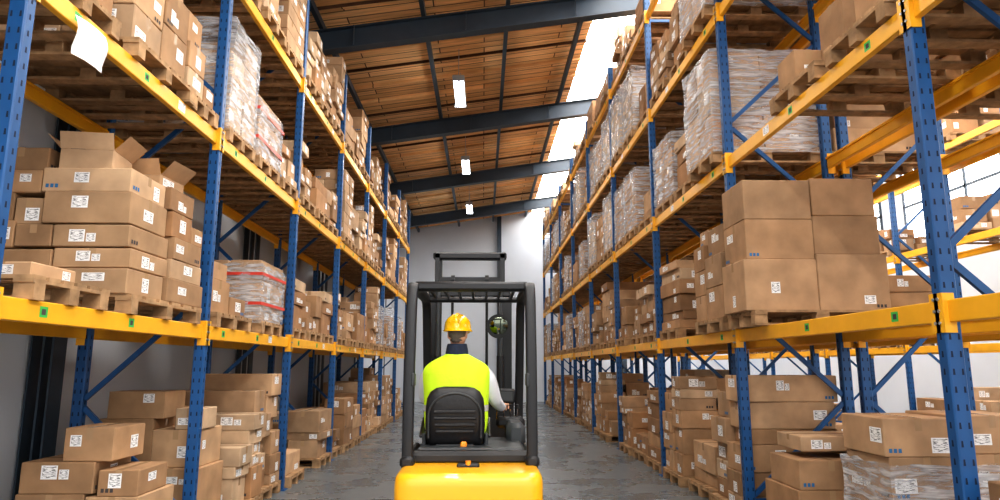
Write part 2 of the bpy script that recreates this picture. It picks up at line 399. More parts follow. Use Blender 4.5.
B+=[(-3.9,-3.42,4.98,5.5,z,z+.12,{'c':D2}),(-3.42,-2.62,4.95,5.5,z,z+.19,{'c':D2}),(-3.1,-2.60,5.52,6.25,z,z+.2,{'c':D1}),(-3.8,-3.12,5.52,6.2,z,z+.2)]
z1=z+.2
B+=[(-3.85,-3.22,5.0,5.55,z1-.06,z1+.14,{'c':D1}),(-3.22,-2.64,5.0,5.6,z1,z1+.15,{'c':D2}),(-3.3,-2.62,5.62,6.22,z1,z1+.17,{'c':D3})]
z2=z1+.16
B+=[(-3.85,-3.52,5.0,5.6,z2-.01,z2+.2,{'c':D1}),(-3.52,-3.24,5.0,5.6,z2,z2+.17,{'c':D1}),(-3.24,-2.66,5.0,5.62,z2,z2+.17,{'c':D2}),(-3.2,-2.62,5.64,6.2,z2+.01,z2+.2)]
z3=z2+.18
B+=[(-3.84,-3.56,5.02,5.6,z3+.02,z3+.24,{'c':D1}),(-3.56,-3.34,5.02,5.55,z3-.01,z3+.2,{'c':D2}),(-3.34,-2.68,5.0,5.6,z3,z3+.25,{'c':D2,'lab':1}),(-3.1,-2.64,5.62,6.0,z3+.02,z3+.24),(-2.95,-2.64,6.0,6.24,z3+.02,z3+.18)]
z4=z3+.25
B+=[(-3.86,-3.38,5.02,5.6,z4-.01,z4+.17,{'c':D1}),(-3.38,-2.7,5.02,5.58,z4,z4+.19,{'c':D3,'lab':1}),(-3.1,-2.66,5.6,6.05,z4,z4+.2)]
z5=z4+.19
B+=[(-3.8,-3.36,5.05,5.6,z4+.17,z4+.36,{'c':D1,'lab':.2}),(-3.32,-2.92,5.08,5.45,z5,z5+.17,{'c':D3,'open':True,'rz':.12,'lab':0}),(-3.1,-2.75,5.62,6.0,z5+.01,z5+.12,{'c':D2,'open':True,'rz':-.1})]
custom('pallet_of_cartons',B,[(-3.22,5.6,1.98,1.25,1.25)],5,lab=.9)
custom('pallet_of_cartons',[(-3.7,-3.1,4.0,4.6,z,z+.12),(-3.1,-2.72,4.05,4.5,z,z+.1)],[(-3.2,4.3,1.98,1.2,.8)],6)
custom('pallet_of_cartons',[(-3.7,-3.2,6.6,7.1,z,z+.4),(-3.2,-2.68,6.6,7.1,z,z+.34,{'lab':1}),(-3.6,-3.1,7.12,7.6,z,z+.22),(-3.1,-2.68,7.12,7.6,z,z+.2),(-3.15,-2.7,6.62,7.05,z+.34,z+.52)],[(-3.2,7.1,1.98,1.2,1.0)],7)
inst(REDW,'wrapped_pallet_load',(-3.2,8.35,1.98))
custom('pallet_of_cartons',[(-3.62,-3.08,5.5,6.1,.145,.62,{'c':D1}),(-3.08,-2.66,5.5,6.1,.145,.6,{'c':D2}),(-3.6,-3.02,5.5,6.05,.62,.86,{'c':D1}),(-3.3,-2.9,5.52,6.0,.86,1.12,{'c':D1}),(-3.0,-2.68,5.5,6.0,.6,.8)],[(-3.2,5.8,0,1.2,.8)],8,lab=.75)
custom('pallet_of_cartons',[(-3.7,-3.2,4.4,5.0,.145,.4),(-3.2,-2.75,4.4,5.0,.145,.45),(-3.6,-3.1,4.4,4.9,.4,.62)],[(-3.2,4.75,0,1.2,.8)],9)
custom('pallet_of_cartons',[(-3.75,-3.2,6.6,7.2,.145,.7),(-3.2,-2.66,6.6,7.2,.145,.65,{'c':D1}),(-3.7,-3.15,6.65,7.2,.7,1.1,{'c':D1}),(-3.15,-2.7,6.65,7.2,.65,1.0,{'c':D2}),(-3.6,-3.05,6.65,7.1,1.1,1.36,{'c':D1}),(-2.95,-2.68,6.65,7.0,1.0,1.2)],[(-3.2,6.95,0,1.2,.8)],10,lab=.7)
G1=(.35,.215,.12);G2=(.41,.26,.15)
custom('pallet_of_cartons',[(2.52,2.62+.62,6.32,6.92,z,z+.50,{'c':G2,'lab':.6}),(3.24,3.94,6.32,6.95,z,z+.55,{'c':G2,'lab':.6}),
 (2.56,3.24,6.34,6.92,z+.50,z+.90,{'c':G1}),(3.24,3.90,6.34,6.95,z+.55,z+.94,{'c':G1}),
 (2.56,3.24,6.34,6.92,z+.90,z+1.30,{'c':G2}),(3.24,3.88,6.34,6.95,z+.94,z+1.32,{'c':G1})],[(3.22,6.6,1.98,1.3,.72)],12,lab=.4)
custom('pallet_of_cartons',[(2.62,3.2,7.2,7.75,z,z+.36,{'c':G1}),(2.62,3.2,7.2,7.75,z+.36,z+.72,{'c':G2,'lab':1}),(2.66,3.2,7.2,7.72,z+.72,z+1.05,{'c':G1}),(3.2,3.8,7.2,7.9,z,z+.5),(3.2,3.8,7.2,7.9,z+.5,z+1.1),
 (2.62,3.2,7.77,8.15,z,z+.3),(2.62,3.2,7.77,8.15,z+.3,z+.6,{'lab':1}),(2.62,3.2,7.77,8.15,z+.6,z+.9,{'lab':1}),(2.7,3.1,7.8,8.12,z+.9,z+1.1)],[(3.2,7.67,1.98,1.2,.95)],13,lab=.8)
custom('wrapped_pallet_load',[(2.98,3.58,5.0,5.6,.145,.62,{'c':G2}),(3.58,4.08,5.0,5.6,.145,.6),(2.98,3.54,5.0,5.6,.62,.94,{'c':G2,'lab':.7}),(3.54,4.05,5.0,5.6,.62,.96,{'c':G2,'lab':1}),(2.96,3.5,5.0,5.6,.94,1.22,{'c':G2,'lab':1}),(3.5,4.06,5.0,5.6,.96,1.24,{'c':G2,'lab':1})],[(3.52,5.3,0,1.2,.8)],14,(2.96,4.1,4.98,5.62,.12,.88),lab=.9)
custom('pallet_of_cartons',[(2.7,3.3,5.9,6.6,.145,.55),(3.3,3.8,5.9,6.6,.145,.5),(2.72,3.3,5.9,6.5,.55,.8,{'c':G1}),(3.3,3.75,5.9,6.5,.5,.86,{'c':D3}),(2.8,3.5,6.0,6.5,.86,.99,{'c':D3})],[(3.2,6.25,0,1.2,.8)],15)
z=3.88+.145
custom('pallet_of_cartons',[(-3.7,-3.2,4.75,5.5,z,z+.5),(-3.2,-2.66,4.75,5.2,z,z+.3,{'c':D3}),(-3.2,-2.66,4.75,5.2,z+.3,z+.62,{'c':D2}),(-3.15,-2.68,4.78,5.2,z+.62,z+.95,{'c':D3}),(-3.2,-2.66,5.22,5.65,z,z+.4),(-3.2,-2.66,5.22,5.65,z+.4,z+.75,{'lab':1}),(-3.15,-2.7,5.24,5.6,z+.75,z+1.05)],[(-3.2,5.2,3.88,1.25,1.0)],16,lab=.9)
custom('pallet_of_cartons',[(-3.2,-2.66,5.72,6.05,z,z+.25),(-3.2,-2.66,5.72,6.05,z+.25,z+.5),(-3.2,-2.7,5.72,6.02,z+.5,z+.8,{'lab':1}),(-3.1,-2.66,6.07,6.3,z,z+.22),(-3.7,-3.2,5.72,6.3,z,z+.6)],[(-3.2,6.0,3.88,1.2,.6)],17,lab=.9)
inst(VAR['low'][0],'pallet_of_cartons',(-3.2,4.1,3.88))
inst(VAR['wrap'][2],'wrapped_pallet_load',(-3.2,6.98,3.88))
inst(REDW,'wrapped_pallet_load',(-3.2,7.91,3.88)); inst(VAR['low'][2],'pallet_of_cartons',(-3.2,8.80,3.88),0,.9)
custom('pallet_of_cartons',[(2.72,3.0,5.42,5.75,z,z+.33,{'c':D1}),(2.95,3.42,5.0,5.4,z,z+.62,{'c':D1,'lab':.8}),(3.05,3.8,5.42,5.75,z,z+.3)],[(3.25,5.38,3.88,1.2,.85)],18)
custom('pallet_of_cartons',[(2.8,3.3,4.1,4.6,z,z+.4,{'c':D1}),(3.3,3.8,4.1,4.6,z,z+.55,{'c':D1})],[(3.25,4.4,3.88,1.2,.8)],19)
WB=[(2.62,3.2,7.2,7.7,0,.45),(3.2,3.82,7.2,7.7,0,.45),(2.62,3.2,7.2,7.7,.45,.85,{'lab':1}),(3.2,3.82,7.2,7.7,.45,.85),(2.62,3.2,7.2,7.7,.85,1.2),(3.2,3.82,7.2,7.7,.85,1.2),(2.62,3.2,7.72,8.12,0,.6),(2.62,3.2,7.72,8.12,.6,1.2),(3.2,3.8,7.72,8.12,0,.6),(3.2,3.8,7.72,8.12,.6,1.2)]
custom('wrapped_pallet_load',[(b[0],b[1],b[2],b[3],z+b[4],z+b[5])+tuple(b[6:]) for b in WB],[(3.22,7.66,3.88,1.25,.92)],20,(2.6,3.84,7.18,8.13,3.99,z+1.22),lab=.7)
z=5.68+.145
custom('wrapped_pallet_load',[(b[0],b[1],b[2],b[3],z+b[4]*.8,z+b[5]*.8)+tuple(b[6:]) for b in WB],[(3.22,7.66,5.68,1.25,.92)],21,(2.6,3.84,7.18,8.13,5.79,z+.98),lab=.7)
custom('wrapped_pallet_load',[(b[0],b[1],b[2]-1.25,b[3]-1.25,z+b[4]*.8,z+b[5]*.8)+tuple(b[6:]) for b in WB],[(3.22,6.41,5.68,1.25,.92)],22,(2.6,3.84,5.93,6.88,5.79,z+.98),lab=.7)
def fill(xc,posts,levels,skip,probs,floor=True,sy=1):
    for bi,(y0,y1) in enumerate(zip(posts,posts[1:])):
        n=3; w=(y1-y0-.1)/n
        for li,lz in enumerate(([0] if floor else [])+levels):
            for k in range(n):
                y=y0+.05+w*(k+.5)
                if skip(y0,y,lz): continue
                if RG.random()<probs.get('none',.06): continue
                r=RG.random(); lo,mi,hi=probs['low'],probs['mid'],probs['high']
                if probs.get('up') and lz>3: hi=hi-.25; mi=mi-.1
                kind='low' if r<lo else 'mid' if r<mi else 'high' if r<hi else 'wrap'
                if lz>7 and kind in('high','wrap'): kind='low'
                if lz==0 and kind=='wrap': kind='mid'
                place(kind,xc+RG.uniform(-.04,.04),y,lz,sy)
def skL(y0,y,lz):
    if lz==0: return y<4 or abs(y0-3.6)<.1 or (abs(y0-6.4)<.1 and y<7.4)
    if abs(lz-1.98)<.1: return y<9.1
    if abs(lz-3.88)<.1: return 3.6<y<9.2
    return False
def skR(y0,y,lz):
    if lz==0: return 3.8<y<7
    if abs(lz-1.98)<.1: return 2<y<8.2
    if abs(lz-3.88)<.1: return 3.8<y<8.2
    if abs(lz-5.68)<.1: return 3.8<y<8.4
    if lz>7: return y<10
    return False
fill(-3.19,LP,LL,skL,{'low':.22,'mid':.70,'high':.92,'none':.02})
fill(3.28,RP,RL,skR,{'low':.12,'mid':.55,'high':.88,'none':.02,'up':1},sy=1.14)
fill(4.56,RP,RL[:3],lambda y0,y,lz: lz==1.98 and y<7,{'low':.2,'mid':.75,'high':.9,'none':.3})
fill(9.15,RP[:8],RL[:3],lambda y0,y,lz: False,{'low':.4,'mid':.8,'high':.95,'none':.5})

mb=MB(); pts=[]
for i in range(7):
    t=i/6; pts.append([(-2.595+.02*math.sin(t*5)+.015*math.sin(s*4),3.98+.36*s+.03*t,3.80-.25*t+.03*s) for s in(0,.33,.66,1)])
vs=[p for r in pts for p in r]; fs=[(r*4+c,r*4+c+1,r*4+c+5,r*4+c+4) for r in range(6) for c in range(3)]
mb.faces(vs,fs,'paper'); mb.obj('delivery_note_sheet',smooth='all')

# ------------------------------------------------------------ building shell
X0,X1,Y0,Y1=-4.25,12.5,-8.0,31.0; SL=.153
zc=lambda x:8.5+SL*x
def one(name,fn,**k): mb=MB(); fn(mb); return mb.obj(name,**k)
one('floor',lambda m:m.box(((X0+X1)/2,(Y0+Y1)/2,-.1),(X1-X0+.6,Y1-Y0+.6,.2),'concrete'))
one('wall_left',lambda m:m.box((X0-.15,(Y0+Y1)/2,4.1),(.3,Y1-Y0,8.2),'wall_paint'))
one('wall_right',lambda m:m.box((X1+.15,(Y0+Y1)/2,5.4),(.3,Y1-Y0,10.8),'wall_paint'))
def farwall(m):
    a=[(X0,Y1,0),(X1,Y1,0),(X1,Y1,zc(X1)+.1),(X0,Y1,zc(X0)+.1)]; b2=[(p[0],Y1+.3,p[2]) for p in a]
    m.faces(a+b2,[(0,1,2,3),(7,6,5,4),(0,4,5,1),(2,6,7,3),(1,5,6,2),(0,3,7,4)],'wall_paint')
one('wall_far',farwall)
def slab(m,xa,xb,ya,yb,t,mat,off=0):
    a=[(xa,ya,zc(xa)+off),(xb,ya,zc(xb)+off),(xb,yb,zc(xb)+off),(xa,yb,zc(xa)+off)]; b2=[(p[0],p[1],p[2]+t) for p in a]
    m.faces(a+b2,[(3,2,1,0),(4,5,6,7),(0,1,5,4),(2,3,7,6),(1,2,6,5),(3,0,4,7)],mat)
S0,S1=2.3,5.1; YB=-1.5
def ceil(m):
    slab(m,X0-.3,S0,YB,Y1+.3,.12,'ceiling_boards'); slab(m,S1,8.2,Y0,Y1+.3,.12,'ceiling_boards'); slab(m,9.6,X1+.3,Y0,Y1+.3,.12,'ceiling_boards')
one('ceiling',ceil)
one('window_1',lambda m:slab(m,S0,S1,Y0,Y1,.04,'skylight_panel',.06))
one('window_2',lambda m:slab(m,8.2,9.6,Y0,Y1,.04,'skylight_panel',.06))
one('rear_fill_panel',lambda m:slab(m,X0,S0,Y0,YB,.04,'rear_fill_glow',.06))  # unseen glowing panel added overhead behind the camera for frontal light
def wr(m):
    for k in range(7):
        y=-3+k*5.0; m.box((X1-.02,y,6.2),(.04,3.8,2.6),'window_glazing')
        for dy in(-1.9,-.63,.63,1.9): m.box((X1-.05,y+dy,6.2),(.06,.07,2.7),'steel_dark')
        for dz in(-1.32,0,1.32): m.box((X1-.05,y,6.2+dz),(.06,3.87,.07),'steel_dark')
one('window_4',wr)
def battens(m):
    y=YB+.5
    while y<Y1:
        for xa,xb in((X0,S0),(S1,8.2)):
            m.bar((xa,y,zc(xa)-.03),(xb,y,zc(xb)-.03),.07,.06,'ceiling_boards')
        y+=.88
one('trim_1',battens)
bys=[1.2,6.5,11.8,17.1,22.4,27.7]
def ibeam(m,y):
    def zz(x,o): return zc(x)-o
    a,b2=X0+.02,X1-.02; k=lambda o:((a,y,zz(a,o)),(b2,y,zz(b2,o)))
    m.bar(*k(.215),.2,.02,'steel_dark'); m.bar(*k(.62),.22,.025,'steel_dark'); m.bar(*k(.415),.02,.40,'steel_dark')
    m.box((X0+.13,y,3.66),(.02,.16,7.32),'steel_dark')
    for dx in(.03,.23): m.box((X0+dx,y,3.66),(.018,.2,7.32),'steel_dark')
    x=X0+1.8
    while x<X1: m.bar((x,y-.1,zz(x,.6)),(x,y-.1,zz(x,.22)),.012,.09,'steel_dark'); x+=2.1
for y in bys: one('roof_beam',lambda m:ibeam(m,y))
def purl(m):
    for x in(-3.05,-1.15,.45,2.0,6.6): 
        m.bar((x,YB,zc(x)-.14),(x,Y1,zc(x)-.14),.08,.14,'steel_dark')
one('trim_2',purl)
def fcol(m):
    for x in(.75,6.5):
        m.box((x,Y1-.12,zc(x)/2),(.2,.2,zc(x)),'steel_dark')
one('trim_3',fcol)
def lamp(x,y):
    mb=MB(); z0=zc(x)-.75
    mb.box((x,y,z0+.06),(.26,1.5,.06),'galv',bev=.02)
    for dx in(-.07,.07): mb.cyl((x+dx,y-.7,z0),(x+dx,y+.7,z0),.035,'lamp_tube',12)
    for dy in(-.6,.6): mb.cyl((x,y+dy,z0+.09),(x,y+dy,zc(x)),.008,'galv',6)
    for s2 in(-1,1): mb.box((x,y+s2*.74,z0),(.26,.03,.1),'galv')
    o=mb.obj('ceiling_lamp',origin=(x,y,z0))
    l=bpy.data.lights.new('lamp_light','AREA'); l.shape='RECTANGLE'; l.size=.24; l.size_y=1.4; l.energy=120; l.color=(1,.95,.87)
    lo=bpy.data.objects.new('lamp_light',l); COL.objects.link(lo); lo.parent=o; lo.location=(0,0,-.045)
for y in(-2.2,3.2,8.6,14.2,19.8,25.4): 
    lamp(-.55,y); lamp(6.9,y)

# ------------------------------------------------------------ forklift
CX=-.09
fl=bpy.data.objects.new('forklift',None); COL.objects.link(fl); fl.location=(CX,5.4,0)
def part(name,fn,**k):
    mb=MB(); fn(mb); return mb.obj(name,parent=fl,origin=(CX,5.4,0),**k)
def rrect(hx,hy,cx,cy,z,p=4,n=40):
    r=[]
    for i in range(n):
        t=2*math.pi*i/n; c,s2=math.cos(t),math.sin(t)
        r.append((cx+hx*math.copysign(abs(c)**(2/p),c),cy+hy*math.copysign(abs(s2)**(2/p),s2),z))
    return r
def cwf(m):
    m.loft([rrect(.43,.30,CX,4.98,.22,7,64),rrect(.49,.36,CX,4.95,.32,7,64),rrect(.50,.38,CX,4.95,.6,9,64),rrect(.50,.38,CX,4.95,.82,9,64),rrect(.494,.375,CX,4.95,.865,9,64),rrect(.478,.36,CX,4.955,.89,9,64),rrect(.45,.33,CX,4.96,.898,9,64)],'fl_yellow')
part('counterweight',cwf,smooth='all')
def cwd(m):
    m.box((CX,4.575,.52),(.5,.05,.12),'fl_dark',bev=.02); m.cyl((CX,4.55,.36),(CX,4.55,.60),.018,'chrome')
    for s2 in(-1,1):
        m.box((CX+s2*.37,4.585,.66),(.16,.05,.09),'lens_red',bev=.015)
    m.box((CX-.01,4.93,.905),(.16,.10,.03),'fl_dark',bev=.01); m.cyl((CX-.01,4.90,.90),(CX-.01,4.90,.94),.02,'lens_orange')
    m.box((CX,5.16,.93),(.90,.12,.10),'fl_dark',bev=.03)
part('counterweight_fittings',cwd)
def body(m):
    m.box((CX,5.75,.62),(.86,1.15,.5),'fl_yellow',bev=.04)
    m.box((CX,5.62,.935),(.84,.82,.11),'fl_grey',bev=.03)
    m.box((CX,6.35,.52),(.92,.75,.14),'fl_dark',bev=.02)
    for s2 in(-1,1):
        m.box((CX+s2*.46,6.0,.42),(.10,.5,.05),'fl_dark',bev=.01)
        m.box((CX+s2*.45,6.55,.78),(.18,.62,.1),'fl_yellow',bev=.04)
        m.box((CX+s2*.44,6.86,.62),(.16,.1,.4),'fl_yellow',bev=.03)
        m.box((CX+s2*.44,5.40,.95),(.06,.5,.07),'fl_dark',bev=.02)
part('chassis',body)
def cowl(m):
    m.box((CX,6.62,1.0),(.78,.18,.7),'fl_dark',bev=.05); m.box((CX,6.55,1.30),(.7,.2,.1),'fl_dark',bev=.03)
    m.box((CX+.37,5.98,1.02),(.16,.55,.22),'fl_grey',bev=.04)
    m.box((CX+.34,6.2,1.10),(.26,.16,.10),'fl_dark',bev=.03)
    m.box((CX+.30,6.42,1.32),(.20,.05,.14),'fl_dark',bev=.02); m.box((CX+.30,6.392,1.32),(.14,.006,.08),'fl_grey')
    m.cyl((CX-.12,6.5,1.0),(CX-.12,6.22,1.33),.035,'fl_dark')
    c=Vector((CX-.12,6.19,1.36)); ax=Vector((0,-.65,.76)).normalized(); u=Vector((1,0,0)); w=ax.cross(u)
    P=[c+(u*math.cos(t)+w*math.sin(t))*.17 for t in [2*math.pi*i/28 for i in range(29)]]; m.tube(P,.016,'vinyl',8)
    for a in(.5,2.6,4.7): m.cyl(c,c+(u*math.cos(a)+w*math.sin(a))*.17,.014,'fl_dark',8)
    m.cyl(c-ax*.02,c+ax*.03,.045,'fl_dark')
    for i,(dx) in enumerate((.22,.28,.34,.40)):
        m.cyl((CX+dx,6.2,1.12),(CX+dx,6.12,1.235),.008,'chrome',8); m.cyl((CX+dx,6.12,1.225),(CX+dx,6.112,1.262),.018,'vinyl',12,.014)
part('cowl_and_controls',cowl,smooth=True)
def guard(m):
    mt='fl_dark'; zt=2.215; hw=.452
    for s2 in(-1,1):
        x=CX+s2*hw
        P=[(x,5.02,.88),(x,5.02,1.25),(x,5.03,1.55),(x,5.06,1.85),(x,5.09,2.05),(x,5.105,2.12),(x,5.13,2.175),(x,5.17,2.205),(x,5.23,zt),(x,5.6,zt+.01),(x,6.28,zt+.015),(x,6.38,zt-.005),(x,6.45,2.15),(x,6.5,2.05),(x,6.84,1.1),(x,6.88,.7)]
        m.sweep(P,.082,.072,mt)
        m.box((x,5.03,.92),(.10,.14,.08),mt,bev=.02)
        m.box((x-s2*.03,5.03,1.5),(.03,.09,.10),'fl_grey',bev=.01)
    m.bar((CX-hw,5.21,zt-.002),(CX+hw,5.21,zt-.002),.09,.075,mt,bev=.02)
    m.bar((CX-hw,6.34,zt+.005),(CX+hw,6.34,zt+.005),.08,.05,mt,bev=.02)
    for i in range(-3,4): m.bar((CX+i*.118,5.22,zt+.02),(CX+i*.118,6.32,zt+.025),.02,.03,mt)
part('overhead_guard',guard,smooth=True)
def mirr(m):
    m.tube([(CX+.24,6.3,2.19),(CX+.24,6.22,2.06),(CX+.235,6.2,1.97)],.009,'fl_dark',8)
    m.cyl((CX+.235,6.2,1.965),(CX+.235,6.165,1.96),.085,'fl_dark',28,.112); m.cyl((CX+.235,6.166,1.96),(CX+.235,6.158,1.958),.088,'mirror_glass',28,.078)
part('rear_view_mirror',mirr,smooth=True)
def mast(m):
    mt='fl_dark'; MX=CX-.05
    for s2 in(-1,1):
        x=MX+s2*.42
        m.box((x,7.0,1.20),(.035,.16,2.26),mt); m.box((x-s2*.035,6.93,1.20),(.085,.022,2.26),mt); m.box((x-s2*.035,7.07,1.20),(.085,.022,2.26),mt)
        xi=x-s2*.075
        m.box((xi,7.05,1.50),(.05,.12,2.56),mt); m.box((xi-s2*.02,7.05,1.50),(.06,.04,2.56),mt)
        m.cyl((x-s2*.10,6.88,.3),(x-s2*.10,6.88,1.7),.04,mt,14); m.cyl((x-s2*.10,6.88,1.7),(x-s2*.10,6.88,2.38),.024,'fl_grey',12)
        m.tube([(MX+s2*.18,7.0,.6),(MX+s2*.18,7.0,2.5),(MX+s2*.18,7.08,2.54),(MX+s2*.18,7.15,2.4)],.014,'rubber',8)
        m.cyl((MX+s2*.18-.02,7.03,2.5),(MX+s2*.18+.02,7.03,2.5),.05,mt,14)
    m.box((MX,6.92,2.36),(.85,.05,.10),mt,bev=.01); m.box((MX,7.05,2.755),(.78,.12,.075),mt,bev=.015)
    m.box((MX,7.05,2.50),(.7,.05,.06),mt); m.box((MX,7.0,.35),(.8,.05,.14),mt); m.box((MX,6.92,1.2),(.8,.03,.07),mt)
    for zz in(.22,.55): m.box((MX,7.18,zz),(.95,.05,.1),mt,bev=.01)
    for i in(-1,1): m.box((MX+i*.44,7.18,.75),(.04,.04,.9),mt)
    m.box((MX,7.18,1.2),(.92,.04,.05),mt)
    for i in(-2,-1,0,1,2): m.box((MX+i*.15,7.18,.9),(.02,.03,.62),mt)
    for i in(-1,1):
        a=MX+i*.26
        m.box((a,7.23,.36),(.11,.045,.6),'fl_grey',bev=.01)
        m.faces([(a-.055,7.21,.06),(a+.055,7.21,.06),(a+.055,8.3,.07),(a-.055,8.3,.07),(a-.055,7.21,.11),(a+.055,7.21,.11),(a+.055,8.3,.08),(a-.055,8.3,.08)],[(3,2,1,0),(4,5,6,7),(0,1,5,4),(1,2,6,5),(2,3,7,6),(3,0,4,7)],'fl_grey')
part('mast',mast)
def wheels(m):
    for s2 in(-1,1):
        for y,r,w,xx in((6.55,.33,.2,.46),(5.05,.25,.16,.42)):
            x=CX+s2*xx; prof=[(-w/2,r*.62),(-w/2,r*.9),(-w*.35,r),(w*.35,r),(w/2,r*.9),(w/2,r*.62)]
            m.loft([[(x+dx,y+rr*math.cos(t),r+rr*math.sin(t)) for t in [2*math.pi*i/32 for i in range(32)]] for dx,rr in prof],'rubber')
            for dx in(-1,1): m.cyl((x+dx*w*.3,y,r),(x+dx*(w/2+.01),y,r),r*.58,'fl_yellow',24,r*.4)
part('wheels',wheels,smooth=True)
SX=-.215
def seat(m):
    rings=[]
    for zz,hw,hd,yo in((.98,.20,.05,5.44),(1.04,.225,.065,5.425),(1.15,.235,.07,5.41),(1.27,.232,.07,5.395),(1.35,.222,.065,5.385),(1.40,.195,.055,5.38),(1.43,.15,.04,5.38),(1.44,.09,.02,5.38)):
        rings.append(rrect(hw,hd,SX,yo,zz,4,36))
    m.loft(rings,'vinyl')
    m.loft([rrect(.24,.25,SX,5.66,.985,5),rrect(.25,.26,SX,5.66,1.0,5),rrect(.25,.26,SX,5.66,1.05,5),rrect(.23,.24,SX,5.66,1.075,5)],'vinyl')
part('seat',seat,smooth='all')
def seatd(m):
    for zz,w in((1.10,.30),(1.15,.32),(1.20,.33),(1.25,.33)): m.box((SX,5.335-(zz-1.1)*.12+.0,zz),(w,.018,.022),'vinyl',bev=.006)
    P=[(SX+.205*math.cos(t),5.325-.02*math.sin(t)*.5,1.22+.17*math.sin(t)) for t in [math.pi*i/16 for i in range(17)]]
    m.tube([(SX+.205,5.345,1.05)]+P+[(SX-.205,5.345,1.05)],.009,'fl_grey',8)
    for s2 in(-1,1):
        m.box((SX+s2*.245,5.5,1.03),(.03,.16,.10),'fl_grey',bev=.01)
        m.bar((SX+s2*.27,5.45,1.05),(SX+s2*.27,5.72,1.17),.03,.03,'vinyl',bev=.008)
    m.box((SX,5.40,.975),(.3,.08,.05),'fl_grey',bev=.01); m.box((SX+.07,5.33,1.0),(.05,.04,.05),'lens_orange',bev=.01)
part('seat_fittings',seatd)

# ------------------------------------------------------------ driver
dr=bpy.data.objects.new('forklift_driver',None); COL.objects.link(dr); DX=-.215; dr.location=(DX,5.6,1.08)
def dpart(name,fn,**k):
    mb=MB(); fn(mb); return mb.obj(name,parent=dr,origin=tuple(dr.location),**k)
def skin(name,nodes,edges,root,mat,parent=dr,sub=2):
    keys=list(nodes); me=bpy.data.meshes.new(name); me.from_pydata([Vector(nodes[k][0])-parent.location for k in keys],[(keys.index(a),keys.index(b2)) for a,b2 in edges],[])
    ob=bpy.data.objects.new(name,me); COL.objects.link(ob); ob.parent=parent; me.materials.append(MATS[mat])
    sk=ob.modifiers.new('Skin','SKIN'); sk.use_smooth_shade=True
    for i,k in enumerate(keys):
        r=nodes[k][1]; d=me.skin_vertices[0].data[i]; d.radius=(r,r) if not isinstance(r,tuple) else r; d.use_root=(k==root)
    s=ob.modifiers.new('Sub','SUBSURF'); s.levels=sub; s.render_levels=sub
    return ob
Sx=DX
nodes={'pel':((Sx,5.60,1.17),(.17,.12)),'sp':((Sx,5.60,1.32),(.16,.11)),'ch':((Sx,5.60,1.47),(.18,.11)),'uc':((Sx,5.61,1.58),(.12,.09)),'nk':((Sx,5.63,1.68),.07),'nk2':((Sx,5.635,1.74),.058),
 'sR':((Sx+.20,5.61,1.555),.085),'dR':((Sx+.255,5.63,1.50),.082),'eR':((Sx+.315,5.70,1.325),.060),'fR':((Sx+.355,5.83,1.27),.050),'wR':((Sx+.392,5.955,1.245),.036),
 'sL':((Sx-.20,5.61,1.555),.085),'dL':((Sx-.245,5.63,1.50),.078),'eL':((Sx-.27,5.74,1.32),.056),'fL':((Sx-.19,5.90,1.34),.046),'wL':((Sx-.085,6.03,1.395),.034)}
ed=[('pel','sp'),('sp','ch'),('ch','uc'),('uc','nk'),('nk','nk2'),('ch','sR'),('sR','dR'),('dR','eR'),('eR','fR'),('fR','wR'),('ch','sL'),('sL','dL'),('dL','eL'),('eL','fL'),('fL','wL')]
skin('jacket',nodes,ed,'pel','sleeve')
legs={'p':((Sx,5.62,1.17),(.17,.10))}
el=[]
for t,s2 in(('R',1),('L',-1)):
    legs.update({'h'+t:((Sx+s2*.10,5.70,1.165),.095),'m'+t:((Sx+s2*.13,5.90,1.18),.085),'k'+t:((Sx+s2*.15,6.12,1.165),.066),'c'+t:((Sx+s2*.15,6.19,.95),.058),'a'+t:((Sx+s2*.15,6.22,.70),.042)})
    el+=[('p','h'+t),('h'+t,'m'+t),('m'+t,'k'+t),('k'+t,'c'+t),('c'+t,'a'+t)]
skin('trousers',legs,el,'p','trousers')
for t,s2 in(('R',1),('L',-1)):
    skin('boot_'+t,{'a':((Sx+s2*.15,6.22,.72),.048),'h':((Sx+s2*.15,6.215,.645),.05),'b':((Sx+s2*.15,6.32,.635),.045),'t':((Sx+s2*.15,6.42,.63),.036)},[('a','h'),('h','b'),('b','t')],'h','rubber')
def vest(m):
    def ring(z,hw,hd,yo,p=2.6): return rrect(hw,hd,Sx,yo,z,p,44)
    R=[ring(1.06,.235,.165,5.605),ring(1.10,.255,.172,5.605),ring(1.2,.262,.17,5.605),ring(1.24,.262,.168,5.605)]
    m.loft(R,'vest_lime',cap=False)
    m.loft([ring(1.24,.264,.169,5.605),ring(1.29,.266,.169,5.605)],'reflective',cap=False)
    R=[ring(1.29,.264,.167,5.605),ring(1.36,.266,.165,5.605),ring(1.44,.272,.16,5.605),ring(1.51,.280,.152,5.61),ring(1.56,.280,.142,5.612),ring(1.60,.260,.128,5.615,2.4),ring(1.635,.215,.112,5.62,2.3),ring(1.665,.155,.098,5.625,2.2),ring(1.69,.105,.088,5.63,2.1),ring(1.70,.092,.082,5.63,2)]
    m.loft(R,'vest_lime',cap=False)
dpart('hi_vis_vest',vest,smooth='all',subs=1)
def collar(m):
    R=[rrect(.092,.085,Sx,5.63,1.665,2,32),rrect(.098,.09,Sx,5.63,1.70,2,32),rrect(.090,.085,Sx,5.635,1.745,2,32),rrect(.082,.08,Sx,5.64,1.785,2,32),rrect(.075,.072,Sx,5.64,1.785,2,32),rrect(.07,.068,Sx,5.64,1.73,2,32)]
    m.loft(R,'navy',cap=False)
dpart('collar',collar,smooth='all',subs=1)
HC=Vector((Sx+.003,5.655,1.865)); HR=Matrix.Rotation(math.radians(-12),4,'Z')
def hp(x,y,z): return HC+(HR@Vector((x,y,z)))
